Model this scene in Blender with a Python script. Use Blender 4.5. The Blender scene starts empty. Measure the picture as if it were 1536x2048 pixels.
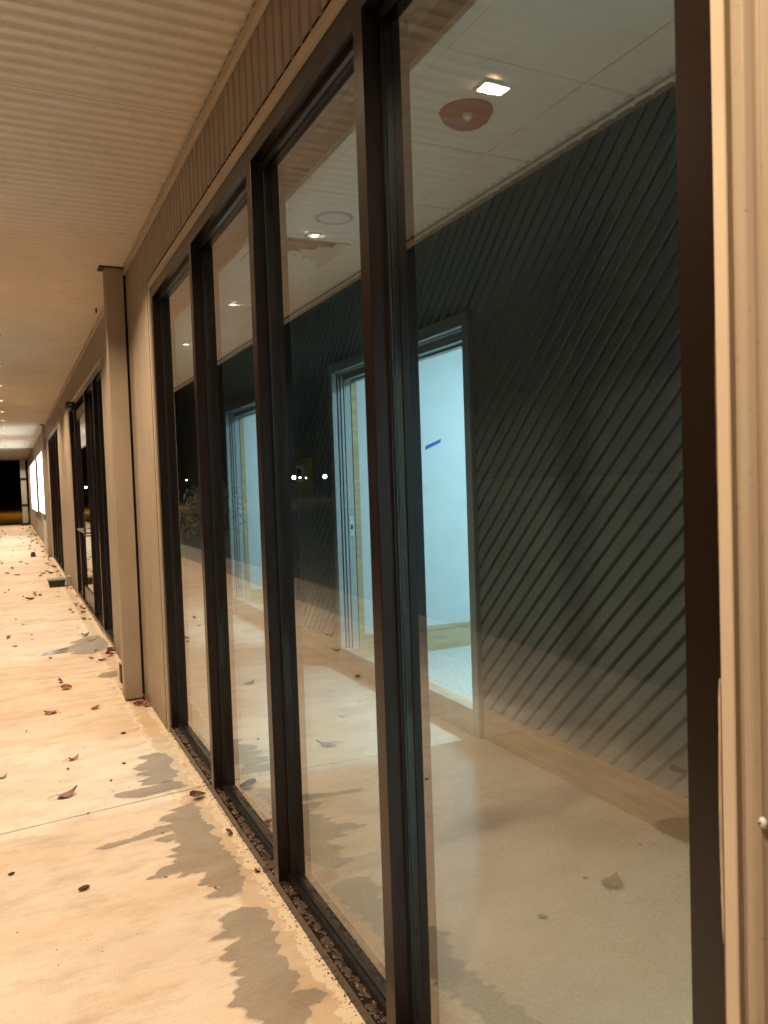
import bpy, bmesh, math, random
from mathutils import Matrix, Vector
random.seed(7)
sc = bpy.context.scene
R = math.radians

# ---------------------------------------------------------------- camera
CAM_H = 1.5
ROT = Matrix(((0.8989, 0.0485, -0.4354), (-0.4368, 0.0222, -0.8993), (-0.0340, 0.9986, 0.0411)))
_q = ROT.to_quaternion(); _q.normalize(); ROT = _q.to_matrix()
cam_d = bpy.data.cameras.new('camera')
cam = bpy.data.objects.new('camera', cam_d)
sc.collection.objects.link(cam); sc.camera = cam
cam.matrix_world = Matrix.Translation((0, 0, CAM_H)) @ ROT.to_4x4()
cam_d.sensor_fit = 'VERTICAL'; cam_d.lens = 6.86; cam_d.sensor_height = 6.86 * 2048 / 1540; cam_d.sensor_width = cam_d.sensor_height * .75
cam_d.clip_start = 0.02; cam_d.clip_end = 1500
cam_d.dof.use_dof = True; cam_d.dof.focus_distance = 3.6; cam_d.dof.aperture_fstop = 1.9

# ---------------------------------------------------------------- night sky, moonlight, exposure
w = bpy.data.worlds.new('World'); sc.world = w; w.use_nodes = True
nt = w.node_tree; bg = nt.nodes['Background']
sky = nt.nodes.new('ShaderNodeTexSky'); sky.sky_type = 'NISHITA'; sky.sun_disc = False
sky.sun_elevation = R(-6); sky.sun_rotation = R(300)
nt.links.new(sky.outputs[0], bg.inputs[0]); bg.inputs[1].default_value = 0.03
moon_d = bpy.data.lights.new('moonlight', 'SUN'); moon_d.energy = 0.004; moon_d.angle = R(0.5); moon_d.color = (.7, .8, 1)
moon = bpy.data.objects.new('moonlight', moon_d); sc.collection.objects.link(moon); moon.rotation_euler = (R(40), 0, R(-60))
sc.view_settings.view_transform = 'Standard'; sc.view_settings.look = 'None'
sc.view_settings.exposure = 0.0; sc.view_settings.gamma = 1.0; sc.view_settings.use_curve_mapping = False
cy = sc.cycles
cy.max_bounces = 10; cy.diffuse_bounces = 5; cy.glossy_bounces = 5; cy.transmission_bounces = 6; cy.transparent_max_bounces = 16
cy.sample_clamp_indirect = 4; cy.use_denoising = True; cy.caustics_reflective = False; cy.caustics_refractive = False

LAMP_POWER = 45.0
LAMP_COL = (1.0, 0.725, 0.47)
COOL_COL = (0.55, 0.88, 1.0)
COOL_POWER = 185.0

# ---------------------------------------------------------------- helpers
def tag(o, label=None, cat=None, group=None, kind=None):
    if label: o['label'] = label
    if cat: o['category'] = cat
    if group: o['group'] = group
    if kind: o['kind'] = kind
    return o

def empty(name, loc=(0, 0, 0), rz=0, **k):
    o = bpy.data.objects.new(name, None); sc.collection.objects.link(o)
    o.location = loc; o.rotation_euler = (0, 0, rz); o.empty_display_size = .1
    return tag(o, **k)

def link(name, me, mat, parent=None, smooth=False, **k):
    if mat is not None and not me.materials:
        me.materials.append(mat)
    if smooth:
        me.polygons.foreach_set('use_smooth', [True] * len(me.polygons))
    o = bpy.data.objects.new(name, me); sc.collection.objects.link(o)
    if parent is not None:
        o.parent = parent
    return tag(o, **k)

class MB:
    """collects boxes and prisms in world coordinates; built relative to its parent"""
    def __init__(s): s.v = []; s.f = []
    def box(s, x0, x1, y0, y1, z0, z1):
        n = len(s.v)
        s.v += [(x, y, z) for x in (x0, x1) for y in (y0, y1) for z in (z0, z1)]
        for q in ((0, 1, 3, 2), (4, 6, 7, 5), (0, 4, 5, 1), (2, 3, 7, 6), (0, 2, 6, 4), (1, 5, 7, 3)):
            s.f.append(tuple(n + i for i in q))
        return s
    def prism(s, pts, axis, a, b):
        """pts: closed outline in the two other axes (in order), extruded from a to b"""
        n = len(s.v); m = len(pts)
        for t in (a, b):
            for p in pts:
                s.v.append({'x': (t, p[0], p[1]), 'y': (p[0], t, p[1]), 'z': (p[0], p[1], t)}[axis])
        s.f.append(tuple(range(n, n + m))); s.f.append(tuple(range(n + 2 * m - 1, n + m - 1, -1)))
        for i in range(m):
            j = (i + 1) % m
            s.f.append((n + i, n + m + i, n + m + j, n + j))
        return s
    def grid(s, rows):
        n = len(s.v); r = len(rows); c = len(rows[0])
        for row in rows: s.v += [tuple(p) for p in row]
        for i in range(r - 1):
            for j in range(c - 1):
                s.f.append((n + i * c + j, n + i * c + j + 1, n + (i + 1) * c + j + 1, n + (i + 1) * c + j))
        return s
    def build(s, name, mat, parent=None, smooth=False, bevel=0, **k):
        off = Vector(parent.matrix_basis.translation) if parent is not None else Vector((0, 0, 0))
        if parent is not None and parent.parent is not None:
            off = off + Vector(parent.parent.matrix_basis.translation)
        org = off
        if parent is None:   # origin at the base of the piece
            xs = [v[0] for v in s.v]; ys = [v[1] for v in s.v]; zs = [v[2] for v in s.v]
            org = Vector(((min(xs) + max(xs)) / 2, (min(ys) + max(ys)) / 2, min(zs)))
        me = bpy.data.meshes.new(name)
        me.from_pydata([tuple(Vector(v) - org) for v in s.v], [], s.f)
        bm = bmesh.new(); bm.from_mesh(me)
        bmesh.ops.recalc_face_normals(bm, faces=bm.faces)
        if bevel:
            bmesh.ops.bevel(bm, geom=[e for e in bm.edges], offset=bevel, segments=1, affect='EDGES', clamp_overlap=True)
        bm.to_mesh(me); bm.free(); me.validate()
        o = link(name, me, mat, parent, smooth, **k)
        if parent is None: o.location = org
        return o

def lathe(name, prof, mat, parent, center, seg=36, smooth=True, **k):
    """prof: (r, z) list, spun about z"""
    mb = MB()
    rows = []
    for r, z in prof:
        rows.append([(center[0] + r * math.cos(2 * math.pi * i / seg), center[1] + r * math.sin(2 * math.pi * i / seg), center[2] + z) for i in range(seg + 1)])
    mb.grid(rows)
    o = mb.build(name, mat, parent, smooth, **k)
    bm = bmesh.new(); bm.from_mesh(o.data); bmesh.ops.remove_doubles(bm, verts=bm.verts, dist=1e-5)
    bmesh.ops.recalc_face_normals(bm, faces=bm.faces); bm.to_mesh(o.data); bm.free()
    return o

# ---------------------------------------------------------------- materials
def newmat(name):
    m = bpy.data.materials.new(name); m.use_nodes = True
    n = m.node_tree; b = n.nodes['Principled BSDF']
    return m, n, b
def N(n, t, **k):
    o = n.nodes.new(t)
    for a, v in k.items(): setattr(o, a, v)
    return o
def pos(n, scale=(1, 1, 1), rot=(0, 0, 0)):
    g = N(n, 'ShaderNodeNewGeometry'); mp = N(n, 'ShaderNodeMapping'); mp.inputs['Scale'].default_value = scale; mp.inputs['Rotation'].default_value = rot
    n.links.new(g.outputs['Position'], mp.inputs[0]); return mp.outputs[0]
def noise(n, vec, scale, detail=4, rough=.55):
    t = N(n, 'ShaderNodeTexNoise'); t.inputs['Scale'].default_value = scale; t.inputs['Detail'].default_value = detail; t.inputs['Roughness'].default_value = rough
    n.links.new(vec, t.inputs['Vector']); return t.outputs[0]
def ramp(n, fac, a, b, ca=(0, 0, 0, 1), cb=(1, 1, 1, 1)):
    r = N(n, 'ShaderNodeValToRGB'); r.color_ramp.elements[0].position = a; r.color_ramp.elements[1].position = b
    r.color_ramp.elements[0].color = ca; r.color_ramp.elements[1].color = cb
    n.links.new(fac, r.inputs[0]); return r.outputs[0]
def mix(n, fac, a, b, mode='MIX'):
    m = N(n, 'ShaderNodeMix', data_type='RGBA', blend_type=mode)
    if isinstance(fac, (int, float)): m.inputs[0].default_value = fac
    else: n.links.new(fac, m.inputs[0])
    for i, v in ((6, a), (7, b)):
        if isinstance(v, (tuple, list)): m.inputs[i].default_value = (*v[:3], 1)
        else: n.links.new(v, m.inputs[i])
    return m.outputs[2]
def math_(n, op, a, b=0.0, c=None):
    m = N(n, 'ShaderNodeMath', operation=op)
    for i, v in enumerate((a, b) if c is None else (a, b, c)):
        if isinstance(v, (int, float)): m.inputs[i].default_value = v
        else: n.links.new(v, m.inputs[i])
    return m.outputs[0]
def bump(n, b, h, strength=.2, dist=.01):
    bp = N(n, 'ShaderNodeBump'); bp.inputs['Strength'].default_value = strength; bp.inputs['Distance'].default_value = dist
    n.links.new(h, bp.inputs['Height']); n.links.new(bp.outputs[0], b.inputs['Normal']); return bp

def simple(name, col, rough=.5, var=.12, scale=6, metal=0, bumps=0.0, spec=.5, stretch=(1, 1, 1), bscale=None, rvar=.1):
    m, n, b = newmat(name)
    p = pos(n, stretch)
    f = noise(n, p, scale)
    lo = tuple(c * (1 - var) for c in col); hi = tuple(min(1, c * (1 + var)) for c in col)
    n.links.new(ramp(n, f, .3, .7, (*lo, 1), (*hi, 1)), b.inputs['Base Color'])
    f2 = noise(n, p, scale * 3.1)
    n.links.new(math_(n, 'MULTIPLY_ADD', f2, rvar, rough - rvar / 2), b.inputs['Roughness'])
    b.inputs['Metallic'].default_value = metal; b.inputs['Specular IOR Level'].default_value = spec
    if bumps: bump(n, b, noise(n, p, bscale or scale * 12), bumps, .004)
    return m

def concrete(name, dark=1.0, rough=.75, wet=False, stain_dim=0):
    m, n, b = newmat(name)
    p = pos(n); ps = pos(n, (1.3, 20, 1), (0, 0, R(5)))
    base = mix(n, ramp(n, noise(n, p, 1.1, 5), .35, .68), (.66 * dark, .59 * dark, .505 * dark), (.53 * dark, .455 * dark, .37 * dark))
    # broom streaks across the walk
    st = noise(n, ps, 5.5, 6, .65)
    base = mix(n, math_(n, 'MULTIPLY', ramp(n, st, .42, .72), .26), base, (.37 * dark, .305 * dark, .245 * dark))
    # rusty tint patches
    ru = noise(n, pos(n, (.5, 1.6, 1)), 1.7, 3)
    base = mix(n, math_(n, 'MULTIPLY', ramp(n, ru, .50, .72), .38), base, (.50 * dark, .31 * dark, .15 * dark))
    # fine speckle, pits
    sp = noise(n, p, 260, 2)
    base = mix(n, ramp(n, sp, .57, .75), base, tuple(c * dark for c in (.24, .20, .155)))
    mo = noise(n, pos(n, (1, 2.0, 1)), 3.4, 9, .74)
    base = mix(n, math_(n, 'MULTIPLY', ramp(n, mo, .47, .66), .50), base, tuple(c * dark for c in (.30, .235, .165)))
    if stain_dim:   # lamp falloff towards the open edge painted into the colour, broken by noise
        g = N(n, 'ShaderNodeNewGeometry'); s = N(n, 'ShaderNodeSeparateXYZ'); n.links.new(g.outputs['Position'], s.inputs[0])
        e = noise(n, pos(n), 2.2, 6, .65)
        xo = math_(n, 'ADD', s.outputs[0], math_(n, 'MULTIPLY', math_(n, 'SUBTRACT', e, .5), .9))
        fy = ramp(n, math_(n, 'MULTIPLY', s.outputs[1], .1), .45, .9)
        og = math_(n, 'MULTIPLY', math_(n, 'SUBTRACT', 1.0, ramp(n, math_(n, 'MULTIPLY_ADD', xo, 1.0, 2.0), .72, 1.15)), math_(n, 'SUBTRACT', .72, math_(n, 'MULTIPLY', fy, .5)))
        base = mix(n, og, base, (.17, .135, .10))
    if stain_dim:   # brown water line and pale crust along the foot of the window wall
        g = N(n, 'ShaderNodeNewGeometry'); s = N(n, 'ShaderNodeSeparateXYZ'); n.links.new(g.outputs['Position'], s.inputs[0])
        e = noise(n, pos(n, (1, 1, 1)), 7, 5, .6)
        x = math_(n, 'ADD', s.outputs[0], math_(n, 'MULTIPLY', math_(n, 'SUBTRACT', e, .5), .26))
        fm = ramp(n, x, .655, .668)
        base = mix(n, math_(n, 'MULTIPLY', fm, .50), base, (.37, .25, .125))
        e2 = noise(n, pos(n, (1, 1, 1)), 16, 4, .6)
        x2 = math_(n, 'ADD', s.outputs[0], math_(n, 'MULTIPLY', math_(n, 'SUBTRACT', e2, .5), .16))
        rim = math_(n, 'SUBTRACT', ramp(n, x2, .640, .652), ramp(n, x2, .662, .690))
        base = mix(n, math_(n, 'MULTIPLY', math_(n, 'MAXIMUM', rim, 0.0), .75), base, (.62, .55, .43))
        crust = ramp(n, x2, .765, .775)
        base = mix(n, math_(n, 'MULTIPLY', crust, .85), base, (.60, .53, .41))
    if wet: base = mix(n, math_(n, 'MULTIPLY', ramp(n, noise(n, pos(n), 5, 6, .65), .35, .65), .45), base, (.20, .165, .125))
    n.links.new(base, b.inputs['Base Color'])
    n.links.new(math_(n, 'MULTIPLY_ADD', st, .15, rough - .07), b.inputs['Roughness'])
    h = math_(n, 'ADD', math_(n, 'MULTIPLY', st, .6), math_(n, 'MULTIPLY', noise(n, p, 120, 3), .4))
    bump(n, b, h, .12 if wet else .35, .004)
    if wet: b.inputs['Coat Weight'].default_value = .25; b.inputs['Coat Roughness'].default_value = .18
    return m

M = {}
M['concrete'] = concrete('broomed_concrete', stain_dim=1)
M['concrete_damp'] = concrete('damp_concrete', .49, .55, True)
M['damp_halo'] = concrete('drying_concrete', .80, .7)
M['puddle'] = concrete('standing_water_on_concrete', .5, .12, True)
M['joint'] = simple('joint_dirt', (.06, .045, .03), .9)
M['soffit'] = simple('beige_painted_metal', (.92, .84, .74), .28, .04, 2.5, spec=.6, rvar=.05)
M['siding'] = simple('tan_painted_metal', (.38, .32, .25), .50, .05, 3, spec=.5, stretch=(1, 1, .25))
def sidingmat():
    m, n, b = newmat('weathered_tan_metal')
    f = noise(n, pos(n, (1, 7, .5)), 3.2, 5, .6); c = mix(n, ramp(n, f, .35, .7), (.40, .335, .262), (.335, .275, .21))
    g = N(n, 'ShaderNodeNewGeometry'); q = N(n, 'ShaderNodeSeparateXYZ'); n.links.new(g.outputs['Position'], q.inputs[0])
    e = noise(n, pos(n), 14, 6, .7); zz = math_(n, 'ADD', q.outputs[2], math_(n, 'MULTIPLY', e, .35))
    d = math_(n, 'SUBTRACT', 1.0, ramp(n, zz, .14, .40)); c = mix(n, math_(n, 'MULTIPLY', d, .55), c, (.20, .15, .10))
    sp = noise(n, pos(n), 90, 2); c = mix(n, math_(n, 'MULTIPLY', ramp(n, sp, .66, .74), .35), c, (.16, .12, .08))
    n.links.new(c, b.inputs['Base Color']); n.links.new(math_(n, 'MULTIPLY_ADD', f, .14, .42), b.inputs['Roughness'])
    bump(n, b, noise(n, pos(n, (1, 1, .4)), 3.0, 2), .25, .02); return m
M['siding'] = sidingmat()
M['flash'] = simple('tan_flashing', (.58, .49, .375), .38, .05, 4, spec=.5)
M['darktrim'] = simple('dark_gap', (.03, .022, .016), .8)
M['bronze'] = simple('dark_bronze_aluminium', (.014, .0085, .006), .27, .0, 2, spec=.28, rvar=.0)
M['bronze2'] = simple('bronze_bead', (.009, .007, .006), .3, .0, 3, rvar=.0)
M['gasket'] = simple('black_gasket', (.008, .009, .010), .45, .0, 3, rvar=.0)
M['sealant'] = simple('brown_sealant', (.17, .095, .055), .45, .2, 20)
M['sealant_pale'] = simple('pale_sealant', (.5, .4, .3), .4, .2, 20)
M['spacer'] = simple('glass_spacer', (.25, .27, .28), .35, metal=.6)
M['sheet_dark'] = simple('charcoal_green_metal', (.175, .200, .208), .32, .08, 2, spec=.5, rvar=.08)
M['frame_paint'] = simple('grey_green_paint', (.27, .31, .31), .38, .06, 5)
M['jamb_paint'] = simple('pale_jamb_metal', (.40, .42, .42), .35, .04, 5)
M['wood_trim'] = simple('raw_pine', (.50, .36, .19), .6, .22, 3, stretch=(1, 1, 12))
def wood(name, col, axis):
    m, n, b = newmat(name)
    sc_ = {'x': (1.2, 14, 14), 'y': (14, 1.2, 14)}[axis]
    p = pos(n, sc_); f = noise(n, p, 2.2, 6, .6)
    c = mix(n, ramp(n, f, .35, .7), col, tuple(q * .62 for q in col)); n.links.new(c, b.inputs['Base Color']); b.inputs['Roughness'].default_value = .5
    bump(n, b, f, .15, .003); return m
M['pine_x'] = wood('pine_board_x', (.52, .42, .25), 'x')
M['pine_y'] = wood('pine_board_y', (.46, .31, .16), 'y')
M['plaster'] = simple('textured_white_plaster', (.57, .59, .60), .7, .03, 4, bumps=.5, bscale=22)
M['tile'] = simple('white_ceiling_tile', (.86, .86, .83), .85, .03, 7, bumps=.25, bscale=160)
M['grid'] = simple('ceiling_grid_white', (.82, .82, .78), .5)
M['shadowline'] = simple('shadow_line_grey', (.42, .42, .40), .8)  # grey standing in for the shadow lines beside the ceiling trim
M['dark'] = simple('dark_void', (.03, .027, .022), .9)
M['drywall'] = simple('unpainted_drywall', (.20, .19, .17), .85)
M['red'] = simple('red_plastic', (.24, .003, .003), .38, .06, 20)
M['whiteplastic'] = simple('white_plastic', (.62, .64, .65), .4, .03)
M['offlens'] = simple('unlit_lens', (.93, .95, .96), .25, .02)
M['greyplastic'] = simple('grey_plastic', (.33, .35, .35), .4)
M['black'] = simple('black_plastic', (.018, .018, .018), .45)
M['steel'] = simple('brushed_steel', (.62, .62, .60), .25, metal=1)
M['tape'] = simple('blue_tape', (.012, .10, .40), .6)
M['asphalt'] = simple('asphalt', (.045, .043, .040), .9, .3, 30, bumps=.5)
M['field'] = simple('dry_grass_field', (.22, .17, .06), 1, .5, .8, stretch=(1, .4, 1))
M['leafbush'] = simple('bush_leaf', (.05, .075, .03), .6, .4, 3)
M['bark'] = simple('bark', (.07, .05, .035), .9)
M['crumb'] = simple('mortar_crumb', (.50, .43, .33), .9, .4, 40)
M['dirt'] = simple('wet_dirt', (.035, .022, .015), .5, .4, 40)
M['dust'] = simple('grit', (.26, .19, .13), .8, .4, 40)
def leafmat(name, col):
    m, n, b = newmat(name)
    oi = N(n, 'ShaderNodeObjectInfo'); f = noise(n, pos(n), 45, 4)
    c = mix(n, ramp(n, f, .3, .7), col, tuple(q * .4 for q in col))
    c2 = mix(n, math_(n, 'MULTIPLY', oi.outputs['Random'], .55), c, (.10, .055, .03))
    n.links.new(c2, b.inputs['Base Color']); b.inputs['Roughness'].default_value = .55; return m
M['leaf'] = leafmat('dry_leaf', (.30, .13, .075))
M['leaf_red'] = leafmat('red_leaf', (.36, .10, .06))

# interior floor: polished concrete with a dull sheen
m, n, b = newmat('polished_floor')
p = pos(n)
c = mix(n, ramp(n, noise(n, p, 1.6, 5), .35, .68), (.64, .575, .50), (.53, .47, .405))
c = mix(n, ramp(n, noise(n, p, 150, 2), .5, .75), c, (.76, .70, .62)); n.links.new(c, b.inputs['Base Color'])
n.links.new(math_(n, 'MULTIPLY_ADD', noise(n, p, 22, 4), .12, .11), b.inputs['Roughness'])
bump(n, b, noise(n, p, 130, 3), .10, .003); b.inputs['Specular IOR Level'].default_value = .6
M['floor_in'] = m
# carpet
m, n, b = newmat('pale_carpet')
p = pos(n); c = mix(n, ramp(n, noise(n, p, 55, 5, .85), .38, .60), (.30, .33, .32), (.72, .76, .74)); n.links.new(c, b.inputs['Base Color'])
b.inputs['Roughness'].default_value = .95; bump(n, b, noise(n, p, 160, 3), .8, .01); M['carpet'] = m

# glass: each face mirrors by angle and lets the rest through
def glassmat(name, base, tint):
    m, n, b = newmat(name); n.nodes.remove(b)
    out = n.nodes['Material Output']
    g = N(n, 'ShaderNodeNewGeometry'); d = N(n, 'ShaderNodeVectorMath', operation='DOT_PRODUCT')
    n.links.new(g.outputs['Incoming'], d.inputs[0]); n.links.new(g.outputs['Normal'], d.inputs[1])
    c = math_(n, 'ABSOLUTE', d.outputs['Value'])
    om = math_(n, 'SUBTRACT', 1.0, c); p5 = math_(n, 'POWER', om, 3.0 if base > .1 else 5.0)
    r = math_(n, 'MULTIPLY_ADD', p5, 1 - base, base)
    gl = N(n, 'ShaderNodeBsdfGlossy'); gl.inputs['Roughness'].default_value = 0.0; gl.inputs['Color'].default_value = (.96, .97, .96, 1)
    tr = N(n, 'ShaderNodeBsdfTransparent'); tr.inputs['Color'].default_value = (*tint, 1)
    mx = N(n, 'ShaderNodeMixShader'); n.links.new(r, mx.inputs[0]); n.links.new(tr.outputs[0], mx.inputs[1]); n.links.new(gl.outputs[0], mx.inputs[2])
    if base > .1:   # a little dust and dried water on the outside
        df = N(n, 'ShaderNodeBsdfDiffuse'); df.inputs['Color'].default_value = (.6, .58, .54, 1)
        q = N(n, 'ShaderNodeSeparateXYZ'); n.links.new(g.outputs['Position'], q.inputs[0])
        sm = math_(n, 'MULTIPLY', ramp(n, noise(n, pos(n, (1, 3, .6)), 4.0, 7, .7), .48, .72), .006)
        low = math_(n, 'MULTIPLY', math_(n, 'SUBTRACT', 1.0, ramp(n, math_(n, 'ADD', q.outputs[2], math_(n, 'MULTIPLY', noise(n, pos(n), 9, 5), .3)), .10, .40)), .03)
        m2 = N(n, 'ShaderNodeMixShader'); n.links.new(math_(n, 'ADD', sm, low), m2.inputs[0]); n.links.new(mx.outputs[0], m2.inputs[1]); n.links.new(df.outputs[0], m2.inputs[2]); mx = m2
    n.links.new(mx.outputs[0], out.inputs[0]); return m
M['glass'] = glassmat('coated_glass_face', .150, (.80, .86, .84))
M['glass_in'] = glassmat('inner_glass_face', .025, (.96, .97, .965))
def emis(name, col, s):
    m, n, b = newmat(name); b.inputs['Base Color'].default_value = (*col, 1); b.inputs['Emission Color'].default_value = (*col, 1); b.inputs['Emission Strength'].default_value = s; return m
M['lamp_lens'] = emis('warm_lamp_lens', (1, .80, .50), 9)
M['lamp_cup'] = simple('lamp_reflector', (.85, .6, .4), .3)
M['far_white'] = emis('far_street_lamp_glow', (.93, .97, 1), 60)
M['far_pink'] = emis('far_tail_lamp_glow', (1, .45, .4), 30)
M['lit_cool'] = emis('lit_cool_blind', (.80, .97, 1), 3.4)
M['lit_warm'] = emis('lit_yellow_blind', (1, .98, .62), 2.6)

# ---------------------------------------------------------------- ribbed metal sheets
PITCH = 0.0768
PROF = [(0, 0), (.46, .03), (.54, .22), (.62, .62), (.70, .93), (.76, 1.0), (.82, .93), (.90, .50), (.96, .12)]
PROF_S = [(0, 0), (.66, 0), (.70, .10), (.74, .55), (.78, .95), (.81, 1.0), (.84, .95), (.88, .55), (.92, .10), (.96, 0)]
PROF_V = [(0, 1), (.58, 1), (.66, .97), (.72, .80), (.77, .25), (.81, .02), (.85, .02), (.89, .25), (.94, .85), (.98, 1)]
def ribs(a, b, depth, phase=0.0, PROF=PROF):
    """(position, height) pairs along the sheet from a to b"""
    out = []; k = math.floor((a - phase) / PITCH) - 1
    while True:
        done = False
        for t, h in PROF:
            s = phase + (k + t) * PITCH
            if s > b: done = True; break
            if s > a + 1e-4: out.append((s, h * depth))
        if done: break
        k += 1
    def hat(s):
        u = ((s - phase) / PITCH) % 1.0
        pr = list(PROF) + [(1.0, PROF[0][1])]
        for (t0, h0), (t1, h1) in zip(pr, pr[1:]):
            if t0 <= u <= t1: return (h0 + (h1 - h0) * (u - t0) / (t1 - t0)) * depth
        return 0
    return [(a, hat(a))] + out + [(b, hat(b))]

# ================================================================ GROUND
ground = empty('parking_lot', (-10, 40, -.14), kind='structure')
MB().box(-60, -1.53, -30, 140, -.34, -.14).build('asphalt_surface', M['asphalt'], ground)
M['apron'] = simple('apron_concrete', (.24, .22, .19), .9, .25, 5, bumps=.4)
MB().box(-2.6, -1.534, -2.2, 40, -.138, -.12).build('bounce_apron', M['apron'], ground)  # grey strip added to bounce lamp light up to the soffit
MB().box(-1.529, 6, 40.6, 44.5, -.34, -.14).build('asphalt_surface', M['asphalt'], ground)
field = MB().box(-300, 300, 44.6, 700, -.36, -.13).build('grass_field', M['field'], kind='structure')
bt = MB().box(-300, -60.1, -300, 44.5, -.36, -.135).build('dark_ground', M['asphalt'], kind='structure')

# walkway: slabs with slanted joints (the joints run slightly askew of the wall)
walk = empty('walkway', (-.35, 18, 0), kind='structure')
SK = .088
joints = [-2.1, .83, 3.768, 6.715, 9.62, 12.55, 15.5, 18.4, 21.3, 24.3, 27.2, 30.1, 33, 36, 39.9]
for a, b in zip(joints, joints[1:]):
    g = .005
    x0, x1 = -1.53, .83
    pts = [(x0, a + SK * x0 + g), (x1, a + SK * x1 + g), (x1, b + SK * x1 - g), (x0, b + SK * x0 - g)]
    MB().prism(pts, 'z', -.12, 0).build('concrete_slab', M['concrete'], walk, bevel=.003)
MB().box(-1.50, .80, -2.3, 40, -.16, -.012).build('joint_bed', M['joint'], walk)

# damp patches lying on the slabs: outlines on the floor plane
def floorpt(px, py):
    v = ROT @ Vector(((px - 768) / 1540, -(py - 1024) / 1540, -1.0))
    t = -CAM_H / v.z
    return (v.x * t, v.y * t)
def patch(name, pts, z, mat, label, cat, jag=.011, par=None):
    pl = []
    rnd = random.Random(len(pts))
    for i, p in enumerate(pts):
        q = pts[(i + 1) % len(pts)]
        L = math.hypot(q[0] - p[0], q[1] - p[1]); k = max(1, int(L / .015))
        for j in range(k):
            t = j / k
            amp = jag if 0 < j else 0
            pl.append((p[0] + (q[0] - p[0]) * t + rnd.uniform(-1, 1) * amp * 1.6, p[1] + (q[1] - p[1]) * t + rnd.uniform(-1, 1) * amp * .5))
    bm = bmesh.new()
    vs = [bm.verts.new((x, y, z)) for x, y in pl]
    es = [bm.edges.new((vs[i], vs[(i + 1) % len(vs)])) for i in range(len(vs))]
    bmesh.ops.triangle_fill(bm, use_beauty=True, use_dissolve=False, edges=es)
    bmesh.ops.recalc_face_normals(bm, faces=bm.faces)
    for f in bm.faces:
        if f.normal.z < 0: f.normal_flip()
    me = bpy.data.meshes.new(name); bm.to_mesh(me); bm.free()
    cx = sum(p[0] for p in pl) / len(pl); cy_ = sum(p[1] for p in pl) / len(pl)
    me.transform(Matrix.Translation((-cx, -cy_, -z)))
    o = link(name, me, mat); o.location = (cx, cy_, z); tag(o, label, cat)
    if name == 'damp_patch':   # paler drying rim: the same outline pushed out a little, unevenly
        hb = MB(); m_ = len(pl); ins = []; outs = []
        area = sum(pl[i][0] * pl[(i + 1) % m_][1] - pl[(i + 1) % m_][0] * pl[i][1] for i in range(m_)); sg = 1 if area > 0 else -1
        for i in range(m_):
            a, b = pl[i - 4], pl[(i + 4) % m_]; dx, dy = b[0] - a[0], b[1] - a[1]; L = math.hypot(dx, dy) or 1
            wv = .004 + .007 * abs(math.sin(i * .13)) * rnd.uniform(.6, 1.3)
            ins.append((pl[i][0], pl[i][1], z - .0007)); outs.append((pl[i][0] + dy / L * wv * sg, pl[i][1] - dx / L * wv * sg, z - .0007))
        hb.grid([ins + [ins[0]], outs + [outs[0]]])
        h_ = hb.build('drying_rim', M['damp_halo'], o)
        for f_ in h_.data.polygons:
            if f_.normal.z < 0: f_.flip()
    return o
c1 = lambda L: [floorpt(180 + x / 5.12, 1480 + y / 5.12) for x, y in L]
c2 = lambda L: [floorpt(340 + x / 4.042, 1700 + y / 4.042) for x, y in L]
c3 = lambda L: [floorpt(60 + x / 7.68, 1230 + y / 7.68) for x, y in L]
patch('damp_patch', c1([(700, 130), (560, 160), (500, 175), (590, 210), (520, 250), (440, 300), (520, 318), (620, 308), (470, 355), (650, 372), (480, 430), (550, 440), (520, 465), (700, 450), (850, 410), (900, 330), (820, 270), (860, 200), (780, 140)]),
      .0016, M['concrete_damp'], 'damp stain with three short fingers beside the sill of the farthest window pane', 'wet stain')
patch('damp_patch', c1([(255, 572), (340, 535), (600, 487), (860, 415), (1010, 462), (880, 500), (700, 545), (520, 590), (330, 594)]),
      .0016, M['concrete_damp'], 'slim tapering damp stain running along the far side of the nearest slab joint', 'wet stain')
patch('damp_patch', c1([(1060, 640), (980, 670), (810, 725), (905, 735), (780, 775), (710, 830), (830, 835), (890, 855), (720, 885), (600, 930), (400, 1020), (200, 1060), (50, 1115), (150, 1117), (400, 1047), (650, 975), (830, 925), (890, 955), (760, 990), (670, 1030), (770, 1050), (895, 1015), (930, 1060), (850, 1140), (895, 1155), (800, 1200), (895, 1215), (860, 1260), (700, 1340), (580, 1435), (700, 1415), (925, 1350), (900, 1405), (1000, 1385), (1150, 1350), (1185, 1390), (1100, 1480), (1290, 1492), (1310, 1530)])
      + c2([(370, 300), (385, 330), (290, 370), (380, 387), (500, 372), (590, 320), (608, 240), (570, 170), (530, 90), (470, 10)]) + c1([(1400, 1130), (1350, 1030), (1240, 960), (1270, 890), (1150, 830), (1140, 690)]),
      .0016, M['concrete_damp'], 'large jagged damp stain with a long thin finger, near side of the slab joint', 'wet stain')
dp = floorpt(520, 2048)
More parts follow.
